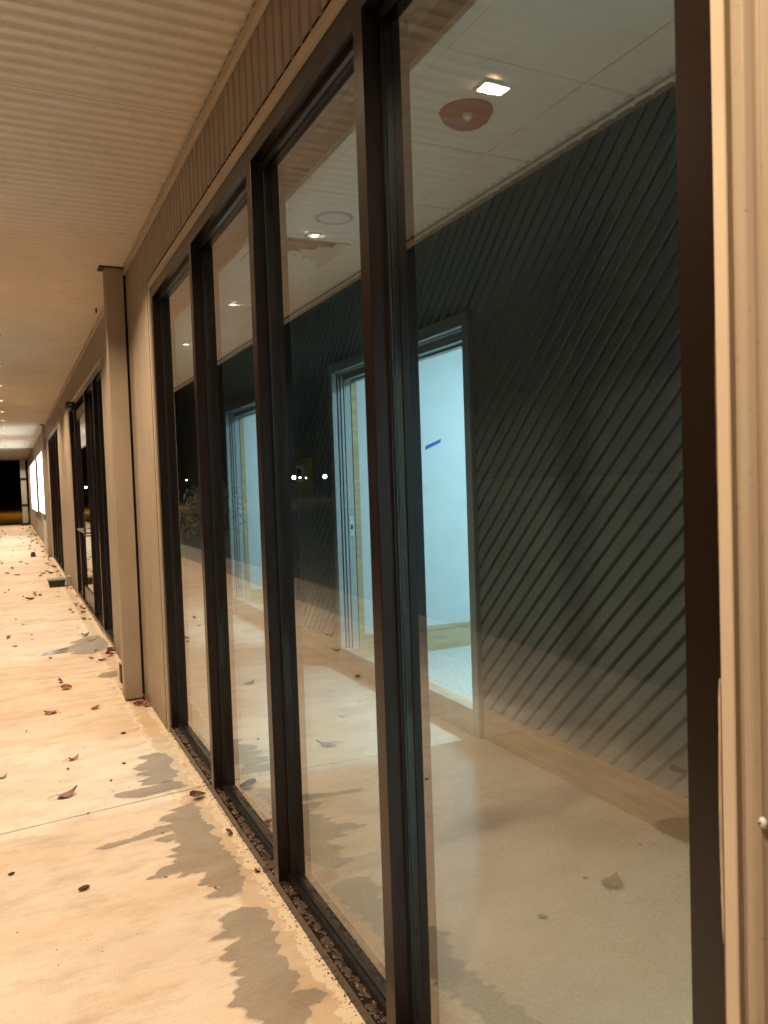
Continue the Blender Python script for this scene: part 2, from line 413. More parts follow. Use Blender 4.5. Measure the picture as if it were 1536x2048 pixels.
patch('damp_patch', c2([(580, 460), (720, 460), (800, 520), (790, 560), (850, 580), (820, 640), (890, 655), (850, 740), (900, 850), (960, 940), (1060, 1020), (1020, 1060), (970, 1160), (1100, 1130), (1180, 1110), (1250, 1150), (1210, 1240), (1080, 1250), (1150, 1310), (1090, 1407)]) + [(.62, 1.72), (.50, 1.62), (.52, 1.80)]
      + c2([(740, 1420), (700, 1370), (610, 1340), (630, 1310), (600, 1280), (495, 1275), (530, 1190), (510, 1160), (560, 1110), (540, 1070), (660, 1000), (520, 1022), (480, 1000), (590, 940), (510, 935), (540, 890), (400, 893), (470, 820), (430, 810), (580, 700), (320, 737), (350, 705), (460, 650), (430, 600), (390, 570), (480, 505)]),
      .0016, M['concrete_damp'], 'nearest damp stain, broad and ragged, beside the window sill', 'wet stain')
patch('damp_patch', c3([(600, 490), (740, 430), (590, 438), (780, 370), (900, 330), (1050, 310), (1150, 380), (1200, 440), (1180, 520), (960, 600), (640, 602), (690, 560), (560, 585)]),
      .0016, M['concrete_damp'], 'damp stain past the post in front of the second window', 'wet stain', jag=.004)
patch('puddle', c3([(165, 628), (230, 575), (420, 532), (600, 491), (560, 580), (400, 604), (260, 620)]),
      .0018, M['puddle'], 'small shiny puddle at the tip of the stain past the post', 'puddle', jag=.002)
patch('damp_patch', c3([(1030, 955), (1100, 900), (1340, 845), (1350, 930), (1250, 968)]),
      .0016, M['concrete_damp'], 'small pointed damp stain just behind the foot of the nearest post', 'wet stain', jag=.003)
MX = .865
patch('damp_patch', [(2 * MX - floorpt(*q)[0], floorpt(*q)[1]) for q in ((1305, 1652), (1318, 1642), (1340, 1637), (1378, 1634), (1420, 1640), (1425, 1668), (1378, 1681), (1330, 1673))],
      .0016, M['concrete_damp'], 'oval damp spot on the open side of the walk, seen mirrored in the nearest pane', 'wet stain', jag=.003)

# ================================================================ EXTERIOR WALL
WX = .814
wins = [(.675, 4.822, 2.735), (7.49, 11.92, 2.725), (14.75, 18.75, 2.72)]   # opening y0, y1, top (flashing outer)
wall = empty('exterior_wall', (WX + .08, 18, 0), label='tan ribbed metal shopfront wall running the length of the walkway', cat='wall')
def siding(y0, y1, z0, z1, phase=.03, depth=.015):
    y = y0
    while y < y1 - 1e-3:
        ye = min(y1, y + PITCH * 12)
        rows = [[(WX - h, s, z0), (WX - h, s, z1)] for s, h in ribs(y, ye, depth, phase, PROF_V)]
        MB().grid(rows).build('metal_panel', M['siding'], wall, smooth=True)
        y = ye
prev = -2.2
for (a, b, t) in wins:
    siding(prev, a - (.022 if prev < 0 else 0), .012, 3.06)
    siding(a, b, t + .004, 3.06)
    prev = b
siding(prev, 40.2, .012, 3.06)
core = MB()   # wall body behind the sheets
prev = -2.2
for (a, b, t) in wins:
    core.box(WX + .014, WX + .12, prev, a - .002, .0, 3.25); core.box(WX + .014, WX + .12, a, b, t - .02, 3.25); prev = b + .002
core.box(WX + .014, WX + .12, prev, 40.2, .0, 3.25)
core.build('wall_core', M['darktrim'], wall, kind='stuff')
# base trim under panels
for a, b in ((-2.2, .65), (4.83, 7.48), (11.93, 14.74), (18.76, 40.2)):
    MB().box(WX - .013, WX + .01, a, b, .002, .014).build('base_trim', M['flash'], wall)
# angle trim where wall meets soffit
MB().box(WX - .019, WX - .0125, -2.2, 29.5, 3.046, 3.068).build('dark_reveal', M['darktrim'], wall)
MB().box(WX - .030, WX - .0125, -2.2, 29.5, 3.000, 3.0455).build('angle_trim', M['flash'], wall, bevel=.002)
MB().box(WX - .035, WX - .0302, -2.2, 29.5, 2.998, 3.004).build('angle_trim_lip', M['flash'], wall)
# near right-hand flashing and shaded groove next to the nearest window
MB().box(WX - .010, WX + .012, .672, .692, .0, 2.735).build('flashing', M['flash'], wall, bevel=.0015)
MB().box(WX + .002, WX + .0125, .653, .672, .0, 2.735).build('flashing_groove', M['siding'], wall)
# roof slab over the shop
MB().box(WX + .12, 7, -3, 40.2, 3.26, 3.36).build('roof_deck', M['dark'], wall)

# fastener on the near panel
sroot = empty('wall_screw', (WX - .004, .637, 1.066), label='pale round screw head on the tan panel at the right edge', cat='screw')
lathe('screw_head', [(0, .006), (.004, .006), (.0065, .004), (.0075, 0), (0, 0)], M['whiteplastic'], sroot, (0 + WX - .004, .637, 1.066), 20)
sroot.rotation_euler = (0, R(-90), 0)
lathe('screw_hole', [(0, .0065), (.0016, .0065), (.0016, .006)], M['dirt'], sroot, (WX - .004, .637, 1.066), 12)

# ================================================================ WINDOWS
def window(a, b, mulls, ztop, label, near_w=.059, far_w=.055, door=None, lit=False, gl=True, beads=True):
    """frame from y=a (near) to y=b (far); mulls = far edges of the mullions"""
    root = empty('storefront_window', (WX + .05, (a + b) / 2, 0), label=label, cat='window')
    x0, xi, xg, xo = WX, WX + .050, WX + .0515, WX + .126
    zt = ztop
    def profile_post(y0, y1, name='mullion', lo=.045, hi=None):
        hi = hi or zt - .060
        w = y1 - y0
        pts = [(x0, y0 + .0015), (x0 + .0015, y0), (x0 + .044, y0), (x0 + .045, y0 + .004), (x0 + .080, y0 + .004), (x0 + .081, y0), (xo, y0), (xo, y1),
               (x0 + .081, y1), (x0 + .080, y1 - .004), (x0 + .045, y1 - .004), (x0 + .044, y1), (x0 + .0015, y1), (x0, y1 - .0015)]
        MB().prism(pts, 'z', lo, hi).build(name, M['bronze'], root)
    # jambs, head, sill
    profile_post(a, a + near_w, 'jamb'); profile_post(b - far_w, b, 'jamb')
    MB().prism([(x0, zt - .060), (x0, zt), (xo, zt), (xo, zt - .060), (x0 + .081, zt - .060), (x0 + .080, zt - .052), (x0 + .045, zt - .052), (x0 + .044, zt - .060)], 'y', a, b).build('head', M['bronze'], root)
    MB().prism([(x0, .0), (x0, .043), (x0 + .003, .045), (x0 + .028, .045), (x0 + .030, .043), (x0 + .034, .043), (x0 + .045, .045), (xo, .045), (xo, .0)], 'y', a, b).build('sill', M['bronze'], root)
    posts = [(a, a + near_w)] + sorted([(m - .055, m) for m in mulls]) + [(b - far_w, b)]
    for (p0, p1) in posts[1:-1]: profile_post(p0, p1)
    for i, ((_, y0), (y1, _)) in enumerate(zip(posts, posts[1:])):
        if door is not None and i == door: continue
        e = .0006
        # outside stops, inside stops
        MB().box(xi - .016, xi, y0 + e, y1 - e, .0455, .066).build('glazing_bead', M['bronze2'], root, bevel=.0015)
        MB().box(xi - .016, xi, y0 + e, y1 - e, zt - .083, zt - .0605).build('glazing_bead', M['bronze2'], root, bevel=.0015)
        MB().box(xi + .026, xi + .050, y0 + e, y1 - e, .0455, .070).build('inner_bead', M['gasket'], root, bevel=.0015)
        MB().box(xi + .026, xi + .050, y0 + e, y1 - e, zt - .088, zt - .0605).build('inner_bead', M['gasket'], root, bevel=.0015)
        MB().box(xi - .0055, xi - .0003, y0 + .0055, y0 + .014, .0665, zt - .0835).build('gasket', M['gasket'], root)
        MB().box(xi - .0055, xi - .0003, y1 - .014, y1 - .0055, .0665, zt - .0835).build('gasket', M['gasket'], root)
        gp = MB().box(xg, xg + .023, y0 + .0055, y1 - .0055, .050, zt - .0525).build('glass_pane', M['glass'], root)
        gp.data.materials.append(M['glass_in'])
        for f_ in gp.data.polygons:
            if f_.normal.x > -.5: f_.material_index = 1
    # cream flashing round the opening
    f = M['flash']
    MB().box(x0 - .012, x0 + .012, a - .006, b + .022, zt + .004, zt + .040).build('flashing', f, root, bevel=.0015)
    MB().box(x0 - .012, x0 + .012, b + .002, b + .022, .0, zt + .0035).build('flashing', f, root, bevel=.0015)
    if near_w < .0595 and a > 1:
        MB().box(x0 - .012, x0 + .012, a - .022, a - .002, .0, zt + .0035).build('flashing', f, root, bevel=.0015)
    return root
w1 = window(.699, 4.800, [1.768, 2.722, 3.712], 2.695, 'nearest storefront window, four tall panes in dark bronze frame showing a green metal wall inside')
# sealant along the near jamb, partly torn and pale
rnd = random.Random(3)
rows = []
for i in range(60):
    z = .01 + i * 2.68 / 59
    wv = .0035 * math.sin(z * 9) * .25 + rnd.uniform(-.0004, .0004)
    rows.append([(WX - .001, .6922, z), (WX - .0035, .6945, z), (WX - .0035 - abs(wv) * .6, .697 + wv, z), (WX - .0008, .6995 + wv, z)])
MB().grid(rows).build('sealant', M['sealant'], w1, smooth=True)
rows = []
for i in range(40):
    t = i / 39; z = .88 + t * .35; q = math.sin(t * math.pi) ** .5
    rows.append([(WX - .0050, .6965, z), (WX - .0078 * q, .6985 + .001 * q, z), (WX - .004, .6995 + (.002 + rnd.uniform(0, .0012)) * q, z)])
MB().grid(rows).build('torn_sealant', M['sealant_pale'], w1, smooth=True)

w2 = window(7.51, 11.90, [8.52, 9.50, 11.10], 2.685, 'second storefront window, past the post, with the glass entrance door in it', door=2)
w3 = window(14.77, 18.73, [15.80, 16.80, 17.80], 2.68, 'third storefront window, far off between the entrance and the second post')
# entrance door leaf sits in the third bay of the second window (bay index 2 from the near side)
dr = empty('glass_door', (WX + .05, 9.93, 0), label='bronze framed glass entrance door with pull handles in the second window', cat='door')
yd0, yd1 = 9.503, 11.042
MB().box(WX + .02, WX + .065, yd0, yd0 + .055, .050, 2.55).build('stile', M['bronze'], dr)
MB().box(WX + .02, WX + .065, yd1 - .055, yd1, .050, 2.55).build('stile', M['bronze'], dr)
MB().box(WX + .022, WX + .063, yd0 + .055, yd1 - .055, .052, .24).build('rail', M['bronze'], dr)
MB().box(WX + .022, WX + .063, yd0 + .055, yd1 - .055, 2.42, 2.548).build('rail', M['bronze'], dr)
MB().box(WX + .036, WX + .050, yd0 + .056, yd1 - .056, .242, 2.418).build('glass_pane', M['glass'], dr)
hb = MB()
def tube(mb, p, q, r, seg=10):
    p, q = Vector(p), Vector(q); d = (q - p).normalized(); u = d.orthogonal().normalized(); v = d.cross(u)
    mb.grid([[tuple(c + u * r * math.cos(2 * math.pi * i / seg) + v * r * math.sin(2 * math.pi * i / seg)) for i in range(seg + 1)] for c in (p, q)])
tube(hb, (WX - .05, 9.58, .96), (WX - .05, 9.58, 1.25), .012); tube(hb, (WX - .05, 9.58, .97), (WX + .03, 9.58, .97), .011); tube(hb, (WX - .05, 9.58, 1.24), (WX + .03, 9.58, 1.24), .011)
hb.build('pull_handle', M['steel'], dr, smooth=True)
pb = MB(); tube(pb, (WX - .035, 9.62, 1.00), (WX - .035, 10.80, 1.00), .014); tube(pb, (WX - .035, 9.63, 1.0), (WX + .03, 9.63, 1.0), .012); tube(pb, (WX - .035, 10.79, 1.0), (WX + .03, 10.79, 1.0), .012)
pb.build('push_bar', M['steel'], dr, smooth=True)
cl = empty('door_closer', (WX - .04, 11.4, 2.60), label='small black closer box above the entrance at the far top corner of the second window', cat='door closer')
MB().box(WX - .085, WX - .002, 11.1, 11.42, 2.61, 2.69).build('closer_body', M['black'], cl, bevel=.006)
MB().box(WX - .06, WX - .04, 10.8, 11.1, 2.63, 2.645).build('closer_arm', M['black'], cl)

# two backlit panels standing proud of the wall far down, with slatted racks below
def lit_panel(y0, y1, z0, z1, label, mat):
    r = empty('backlit_panel', (.71, (y0 + y1) / 2, z0), label=label, cat='light panel')
    MB().box(.702, .722, y0, y1, z0, z1).build('frame', M['greyplastic'], r)
    MB().box(.694, .7015, y0 + .04, y1 - .04, z0 + .03, z1 - .03).build('lit_face', mat, r)
    MB().box(.7225, .80, y0 + .3, y0 + .36, z0 + .2, z0 + .26).build('bracket', M['black'], r)
    MB().box(.7225, .80, y1 - .36, y1 - .3, z0 + .2, z0 + .26).build('bracket', M['black'], r)
    return r
lit_panel(19.4, 22.7, .96, 2.46, 'nearer glowing cool white panel standing off the wall far down the walk', M['lit_cool'])
lit_panel(24.8, 30.5, .90, 2.46, 'farther glowing cool white panel at the end of the wall', M['lit_cool'])
rk = empty('slatted_rack', (.74, 20.2, 0), label='pale slatted rack under the nearer glowing panel', cat='rack')
for k in range(9):
    MB().box(.715, .735, 19.5 + k * .2, 19.6 + k * .2, .08, .80).build('slat', M['whiteplastic'], rk)
MB().box(.736, .75, 19.45, 21.3, .1, .16).build('rail', M['black'], rk); MB().box(.736, .75, 19.45, 21.3, .7, .76).build('rail', M['black'], rk)

# ================================================================ SOFFIT (canopy)
can = empty('canopy', (.04, 14, 3.05), label='beige ribbed metal canopy soffit over the walkway', cat='canopy')
y = -2.2; ph = 2.811 - .76 * PITCH
while y < 29.55:
    ye = min(29.6, y + PITCH * 12)
    zo = 3.067 + (.0010 if int(round(y / (PITCH * 12))) % 2 else 0)
    rows = [[(-.664, s, zo - h), (WX - .020, s, zo - h)] for s, h in ribs(y, ye, .022, ph, PROF_S)]
    MB().grid(rows).build('metal_panel', M['soffit'], can, smooth=True)
    y = ye
MB().box(-.745, -.668, -2.2, 29.6, 3.040, 3.30).build('fascia', M['flash'], can, bevel=.003)
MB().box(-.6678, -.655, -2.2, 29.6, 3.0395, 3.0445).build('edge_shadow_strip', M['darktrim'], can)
MB().box(-.664, WX + .1, -2.2, 29.6, 3.075, 3.10).build('canopy_deck', M['dark'], can)
M['far_soffit'] = simple('far_soffit_dim', (.34, .29, .24), .6, .05)  # darker tone puts the far bay's weaker light into its colour
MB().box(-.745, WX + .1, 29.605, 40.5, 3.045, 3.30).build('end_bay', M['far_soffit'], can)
clp = empty('soffit_clip', (.737, 7.03, 3.05), label='tiny dark clip hanging from the soffit near the wall past the post', cat='clip')
MB().box(.731, .743, 7.02, 7.04, 3.012, 3.052).build('clip_tab', M['dirt'], clp, bevel=.002)

# downlights: first one, then copies with their lamp
LX = -.05
def downlight():
    r = empty('soffit_downlight', (LX, 2.60, 3.048))
    x, y, z = LX, 2.60, 3.048
    rim = MB(); o, i_ = .044, .034
    rim.box(x - o, x + o, y - o, y - i_, z - .008, z + .004); rim.box(x - o, x + o, y + i_, y + o, z - .008, z + .004)
    rim.box(x - o, x - i_, y - i_, y + i_, z - .008, z + .004); rim.box(x + i_, x + o, y - i_, y + i_, z - .008, z + .004)
    rim.build('trim_ring', M['greyplastic'], r)
    MB().box(x - .033, x + .008, y - .033, y + .033, z - .004, z + .002).build('lens', M['lamp_lens'], r)
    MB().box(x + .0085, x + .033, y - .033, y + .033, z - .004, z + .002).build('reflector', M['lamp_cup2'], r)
    ld = bpy.data.lights.new('lamp_light', 'AREA'); ld.shape = 'RECTANGLE'; ld.size = .064; ld.size_y = .064; ld.energy = LAMP_POWER; ld.color = LAMP_COL
    ld.spread = R(138)
    lo = bpy.data.objects.new('lamp_light', ld); sc.collection.objects.link(lo); lo.parent = r; lo.location = (0, 0, -.012)
    return r
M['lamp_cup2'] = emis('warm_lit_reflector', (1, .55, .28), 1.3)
dl = downlight()
dl_y = [2.60 + 1.96 * k for k in range(-2, 14)] + [31.2, 34.0, 36.2, 38.2]
names = {0: 'soffit downlight behind the camera end of the walk', 1: 'soffit downlight nearest overhead, over the joint by the near jamb', 2: 'square soffit downlight mirrored beside the red alarm in the nearest pane',
         3: 'square soffit downlight mirrored over the air vent in the second pane', 4: 'soffit downlight mirrored alone in the third pane', 5: 'soffit downlight mirrored in the narrow farthest pane'}
for i, yy in enumerate(dl_y):
    if i == 0: r = dl
    else:
        r = dl.copy(); sc.collection.objects.link(r)
        for c in dl.children:
            d = c.copy(); sc.collection.objects.link(d); d.parent = r
    r.location = (LX, yy, 3.048 if yy < 29 else 3.043)
    tag(r, names.get(i, 'small bright downlight in the receding row under the far canopy'), 'downlight', 'downlights in a row along the canopy')

# ================================================================ POSTS
def post(y, label, x0=.662, x1=.782, d=.13):
    r = empty('canopy_post', ((x0 + x1) / 2, y + d / 2, 0), label=label, cat='post')
    MB().box(x0, x1, y, y + d, .012, 3.036).build('shaft', M['siding'], r, bevel=.003)
    MB().box(x0 + .012, x1 + .004, y + .01, y + d - .01, .0, .012).build('foot_plate', M['black'], r)
    MB().box(x0 - .035, x1 + .004, y - .004, y + d, 3.037, 3.047).build('cap_shade_plate', M['darktrim'], r)  # dark plate painting the shadow gap under the soffit
    MB().box(x1, WX - .012, y + .045, y + d, .03, 3.0).build('gap_shade_strip', M['darktrim'], r)  # dark filler painting the shade between post and wall
    return r
post(5.66, 'nearest square tan post against the wall between first and second windows')
post(19.3, 'second square tan post far down the wall behind the glowing panel', .726, .800)
pe = empty('canopy_post', (.60, 39.2, 0), label='pale end post with two black straps at the far end of the walk', cat='post')
MB().box(.47, .70, 39.1, 39.3, .0, 3.03).build('shaft', M['jamb_paint'], pe, bevel=.004)
for z in (.86, 2.06): MB().box(.46, .71, 39.09, 39.31, z, z + .11).build('strap', M['black'], pe)
MB().box(.36, .72, 39.0, 39.35, .0, .10).build('base_block', M['black'], pe)
bl = empty('splash_block', (.72, 6.26, 0), label='narrow upright black block just behind the nearest post', cat='block')
MB().box(.700, .745, 6.20, 6.30, .0, .150).build('block_body', M['black'], bl, bevel=.006)
MB().box(.698, .747, 6.198, 6.302, .150, .158).build('block_cap', M['greyplastic'], bl)
# bait station box near the wall
bb = empty('bait_box', (.59, 13.2, 0), label='low dark green box with lid against the wall past the entrance', cat='box')
MB().prism([(.49, .0), (.70, .0), (.72, .10), (.47, .10)], 'y', 13.08, 13.34).build('box_body', M['black'], bb)
M['lid'] = simple('dull_green_lid', (.16, .18, .13), .5)
MB().box(.462, .728, 13.06, 13.36, .101, .122).build('lid', M['lid'], bb, bevel=.004)
MB().box(.742, .80, 13.1, 13.3, .0, .15).build('grey_side_box', M['greyplastic'], bb)
b2 = empty('small_box', (.42, 19.7, 0), label='small dark red box with black lid on the walk by the second post', cat='box')
MB().box(.36, .47, 19.62, 19.76, .0, .07).build('box_body', simple('dark_red', (.10, .02, .025), .5), b2, bevel=.006)
MB().box(.375, .455, 19.63, 19.75, .0705, .11).build('lid', M['black'], b2, bevel=.006)

# ================================================================ INTERIOR
D = 2.40
CZ = 3.01
MB().box(WX + .128, 2.62, -2.5, 12.2, -.10, -.003).build('shop_floor', M['floor_in'], kind='structure')
cf1 = MB().box(2.622, 7, 2.0, 5.95, -.10, .0).build('carpet_floor', M['carpet'], kind='structure')
cf2 = MB().box(2.622, 7, 6.1, 9.6, -.10, .0).build('carpet_floor', M['carpet'], kind='structure')
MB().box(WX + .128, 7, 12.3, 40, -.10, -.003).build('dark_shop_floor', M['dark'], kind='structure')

iw = empty('interior_wall', (D, 5, 0), label='dark green wall of diagonal ribbed metal sheets inside the shop', cat='wall')
doors = [(-1.55, .55), (3.70, 5.80), (7.06, 9.16)]     # outer edges of the frames
OT = 2.435
# the diagonal sheets: ribs rise at 45 degrees towards the camera end
def clip(bm, co, no):
    bmesh.ops.bisect_plane(bm, geom=bm.verts[:] + bm.edges[:] + bm.faces[:], plane_co=co, plane_no=no, clear_outer=True, dist=1e-6)
def diag_region(y0, y1, z0, z1):
    # u axis runs across the ribs: u = (z + y)/sqrt2 ; along ribs v = (z - y)/sqrt2  (dz/dy = -1)
    s2 = math.sqrt(2)
    umin, umax = (z0 + y0) / s2, (z1 + y1) / s2
    W_ = PITCH * 9
    k0, k1 = math.floor(umin / W_), math.floor(umax / W_)
    for k in range(k0, k1 + 1):
        a, b = k * W_, (k + 1) * W_ + .012
        rr = ribs(a, b, .024, .02, PROF_V)
        lift = [(s, h + .0006 + (.0022 if s > b - .016 else 0)) for s, h in rr]
        bm = bmesh.new(); prev = None
        vmin, vmax = (z0 - y1) / s2 - .1, (z1 - y0) / s2 + .1
        for s, h in lift:
            row = [bm.verts.new((D - h, (s - v) / s2, (s + v) / s2)) for v in (vmin, vmax)]
            if prev: bm.faces.new((prev[0], prev[1], row[1], row[0]))
            prev = row
        clip(bm, (0, y0, 0), (0, -1, 0)); clip(bm, (0, y1, 0), (0, 1, 0)); clip(bm, (0, 0, z0), (0, 0, -1)); clip(bm, (0, 0, z1), (0, 0, 1))
        if len(bm.faces):
            bmesh.ops.recalc_face_normals(bm, faces=bm.faces)
            for f in bm.faces:
                if f.normal.x > 0: f.normal_flip()
            me = bpy.data.meshes.new('metal_sheet'); bm.to_mesh(me); me.transform(Matrix.Translation((-D, -5, 0)))
            link('metal_sheet', me, M['sheet_dark'], iw, smooth=True)
        bm.free()
prev = -2.3
for a, b in doors:
    diag_region(prev, a - .008, .185, CZ + .03); diag_region(a - .008, b + .008, OT + .008, CZ + .03); prev = b + .008
diag_region(prev, 12.1, .185, CZ + .03)
wc = MB()
prev = -2.3
for a, b in doors:
    wc.box(D + .004, D + .15, prev, a + .03, 0, 3.25); wc.box(D + .004, D + .15, a + .031, b - .031, OT - .03, 3.25); prev = b - .03
wc.box(D + .004, D + .15, prev, 12.1, 0, 3.25)
wc.build('wall_core', M['dark'], iw, kind='stuff')
for a, b in ((-2.3, -1.555), (.555, 3.695), (5.805, 7.055), (9.165, 12.1)):
    MB().box(D - .022, D + .002, a, b, .0, .178).build('base_board', M['pine_y'], iw, bevel=.002)
    MB().box(D - .026, D + .001, a, b, .1785, .186).build('base_cap', M['pine_y'], iw)
MB().box(WX + .13, D + .003, 12.11, 12.25, 0, 3.25).build('end_wall', M['drywall'], iw)
MB().box(WX + .13, D + .003, -2.45, -2.31, 0, 3.25).build('end_wall', M['drywall'], iw)

def door_frame(a, b, label):
    r = empty('door_frame', (D, (a + b) / 2, 0), label=label, cat='door frame')
    ci, co = a + .065, b - .065
    P = M['frame_paint']; J = M['jamb_paint']
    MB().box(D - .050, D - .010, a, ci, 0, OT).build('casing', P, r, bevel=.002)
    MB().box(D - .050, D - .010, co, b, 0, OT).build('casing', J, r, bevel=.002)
    MB().box(D - .0495, D - .0105, ci, co, OT - .072, OT - .0005).build('head_casing', P, r, bevel=.002)
    for (yy, sgn) in ((co, 1), (ci, -1)):       # stepped jamb lining
        def s(x0, x1, dep, mt, name='jamb_strip'):
            y0, y1 = sorted((yy + sgn * dep, yy + sgn * .064))
            MB().box(x0, x1, y0, y1, .0, OT - .075).build(name, mt, r)
        s(D - .0098, D + .0035, .026, M['gasket'], 'jamb_groove')
        s(D + .004, D + .016, .002, J)
        s(D + .0165, D + .028, .024, M['gasket'], 'jamb_groove')
        s(D + .0285, D + .047, .000, J)
        s(D + .0475, D + .056, .020, M['gasket'], 'jamb_groove')
        s(D + .0565, D + .110, .000, J)
        s(D + .1105, D + .119, .018, M['gasket'], 'jamb_groove')
        s(D + .1195, D + .168, .004, M['wood_trim'], 'wood_strip')
    for (x0, x1, dz, mt) in ((D - .0098, D + .0035, .02, M['gasket']), (D + .004, D + .047, 0, P), (D + .0475, D + .056, .02, M['gasket']), (D + .0565, D + .110, -.045, P), (D + .1105, D + .119, -.025, M['gasket']), (D + .1195, D + .168, -.058, P)):
        MB().box(x0, x1, ci + .001, co - .001, OT - .0735 + dz, OT - .035).build('head_strip', mt, r)
    # strike plate on the far jamb
    y = co
    MB().box(D + .066, D + .098, y - .0025, y - .0003, 1.06, 1.22).build('strike_plate', M['steel'], r)
    MB().box(D + .074, D + .090, y - .0035, y - .0027, 1.11, 1.15).build('strike_hole', M['gasket'], r)
    for z in (1.075, 1.195, 1.27, 1.03): MB().box(D + .079, D + .085, y - .0036, y - .0004, z, z + .006).build('screw', M['gasket'], r)
    MB().box(D - .045, D + .010, ci + .001, co - .001, .0, .152).build('threshold_board', M['jamb_paint2'], r, bevel=.003)
    MB().box(D + .0105, D + .060, ci + .001, co - .001, .0, .146).build('threshold_step', M['wood_trim'], r, bevel=.003)
    return r
M['jamb_paint2'] = simple('threshold_paint', (.34, .33, .31), .35)
door_frame(*doors[1], 'grey door frame opening onto a lit room with blue tape on its wall, seen through the nearest panes')
door_frame(*doors[2], 'farther grey door frame with lit opening, seen through the third pane')

# back rooms; the near one is added unseen to brighten shop ceiling and floor
door_frame(*doors[0], 'added grey door frame with unseen lit opening behind the camera end of the green wall')
br0 = empty('added_back_room', (4.5, -1, 0), kind='structure')
MB().box(2.57, 7, 1.75, 1.87, 0, 3.1).build('side_wall', M['plaster'], br0)
MB().box(6.4, 6.5, -2.4, 1.75, 0, 3.1).build('rear_wall', M['plaster'], br0)
MB().box(2.57, 7, -2.5, -2.4, 0, 3.1).build('side_wall', M['plaster'], br0)
MB().box(2.571, 7, -2.4, 1.75, 3.02, 3.1).build('room_ceiling', M['tile'], br0)
MB().box(2.568, 2.60, .56, 1.75, 0, 3.02).build('front_wall', M['plaster'], br0)
MB().box(2.622, 7, -2.4, 1.9, -.10, .0).build('carpet_floor', M['carpet'], kind='structure')
br = empty('back_room', (4.5, 4, 0), kind='structure')
MB().box(2.57, 7, 5.85, 5.97, 0, 3.1).build('side_wall', M['plaster'], br)
MB().box(6.4, 6.5, 1.9, 5.85, 0, 3.1).build('rear_wall', M['plaster'], br)
MB().box(2.57, 7, 1.9, 2.0, 0, 3.1).build('side_wall', M['plaster'], br)
MB().box(2.571, 7, 1.9, 5.85, 3.02, 3.1).build('room_ceiling', M['tile'], br)
MB().box(2.568, 2.60, 2.0, 3.73, 0, 3.02).build('front_wall', M['plaster'], br)
MB().box(2.568, 6.4, 5.832, 5.849, .015, .185).build('baseboard', M['pine_x'], br)
MB().box(2.568, 6.4, 5.826, 5.8495, .186, .213).build('baseboard_cap', M['pine_x'], br)
MB().box(2.568, 6.4, 5.828, 5.8495, .0, .0145).build('baseboard_shoe', M['pine_x'], br)
br2 = empty('far_back_room', (4.5, 7.8, 0), kind='structure')
MB().box(2.57, 7, 9.22, 9.34, 0, 3.1).build('side_wall', M['plaster'], br2)
MB().box(6.4, 6.5, 6.1, 9.22, 0, 3.1).build('rear_wall', M['plaster'], br2)
MB().box(2.57, 7, 6.0, 6.1, 0, 3.1).build('side_wall', M['plaster'], br2)
MB().box(2.571, 7, 6.1, 9.22, 3.02, 3.1).build('room_ceiling', M['tile'], br2)
MB().box(2.568, 2.60, 6.1, 7.1, 0, 3.02).build('front_wall', M['plaster'], br2)
MB().box(2.568, 6.4, 9.202, 9.219, .015, .21).build('baseboard', M['pine_x'], br2)
for (xx, yy, z) in ((4.1, 3.9, 3.0), (4.1, 7.6, 3.0), (4.1, -.5, 3.0)):
    cl_ = empty('room_light', (xx, yy, z), label='cool white ceiling panel light in the %s back room' % ('nearest unseen' if yy < 0 else 'middle' if yy < 5 else 'far'), cat='ceiling light')
    MB().box(xx - .3, xx + .3, yy - .3, yy + .3, z - .0, z + .018).build('diffuser', emis('cool_diffuser', COOL_COL, 2.0), cl_)
    MB().box(xx - .32, xx + .32, yy - .32, yy + .32, z + .002, z + .0195).build('frame', M['grid'], cl_)
    ld = bpy.data.lights.new('panel_light', 'AREA'); ld.size = .58; ld.energy = COOL_POWER * (3.0 if yy < 0 else 1); ld.color = COOL_COL  # stronger in the added room, to brighten the shop ceiling
    lo = bpy.data.objects.new('panel_light', ld); sc.collection.objects.link(lo); lo.parent = cl_; lo.location = (0, 0, -.006)
tp = MB().prism([(3.245, 1.748), (3.252, 1.784), (3.408, 1.846), (3.402, 1.812)], 'y', 5.8482, 5.8497).build('painters_tape', M['tape'], label='short slanted strip of blue tape on the lit white wall', cat='tape')

# suspended ceiling
ce = empty('ceiling', (1.9, 5, CZ), kind='structure')
gx = [1.462, 2.083, 2.345]; gy = [-2.3 + .18 - .698 * 0 + .698 * k for k in range(0, 22)]
gy0 = 2.385 - .698 * 6
ys = [gy0 + .6975 * k for k in range(0, 21)]
VENT = (1.462, 2.083, ys[9], ys[10])
for i in range(len(ys) - 1):
    for j in range(2):
        if j == 0 and abs(ys[i] - VENT[2]) < .01: continue
        MB().box(gx[j] + (.0015 if j == 0 else .010), gx[j + 1] - (.0015 if j else .010), ys[i] + .010, ys[i + 1] - .010, CZ - .001 + random.uniform(0, .0015), CZ + .015).build('ceiling_tile', M['tile'], ce)
for i in range(1, len(ys) - 1):
    MB().box(gx[0] - .01, gx[2] + .01, ys[i] - .009, ys[i] + .009, CZ - .004, CZ + .016).build('cross_tee', M['shadow_tee'] if 'shadow_tee' in M else M['grid'], ce)
MB().box(gx[1] - .009, gx[1] + .009, ys[0], ys[-1], CZ - .005, CZ + .017).build('main_tee', M['grid'], ce)
MB().box(1.40, 1.452, ys[0], ys[-1], CZ - .010, CZ + .018).build('edge_trim', M['grid'], ce)
MB().box(1.452, 1.462, ys[0], ys[-1], CZ - .002, CZ + .018).build('edge_shadow_line', M['shadowline'], ce)
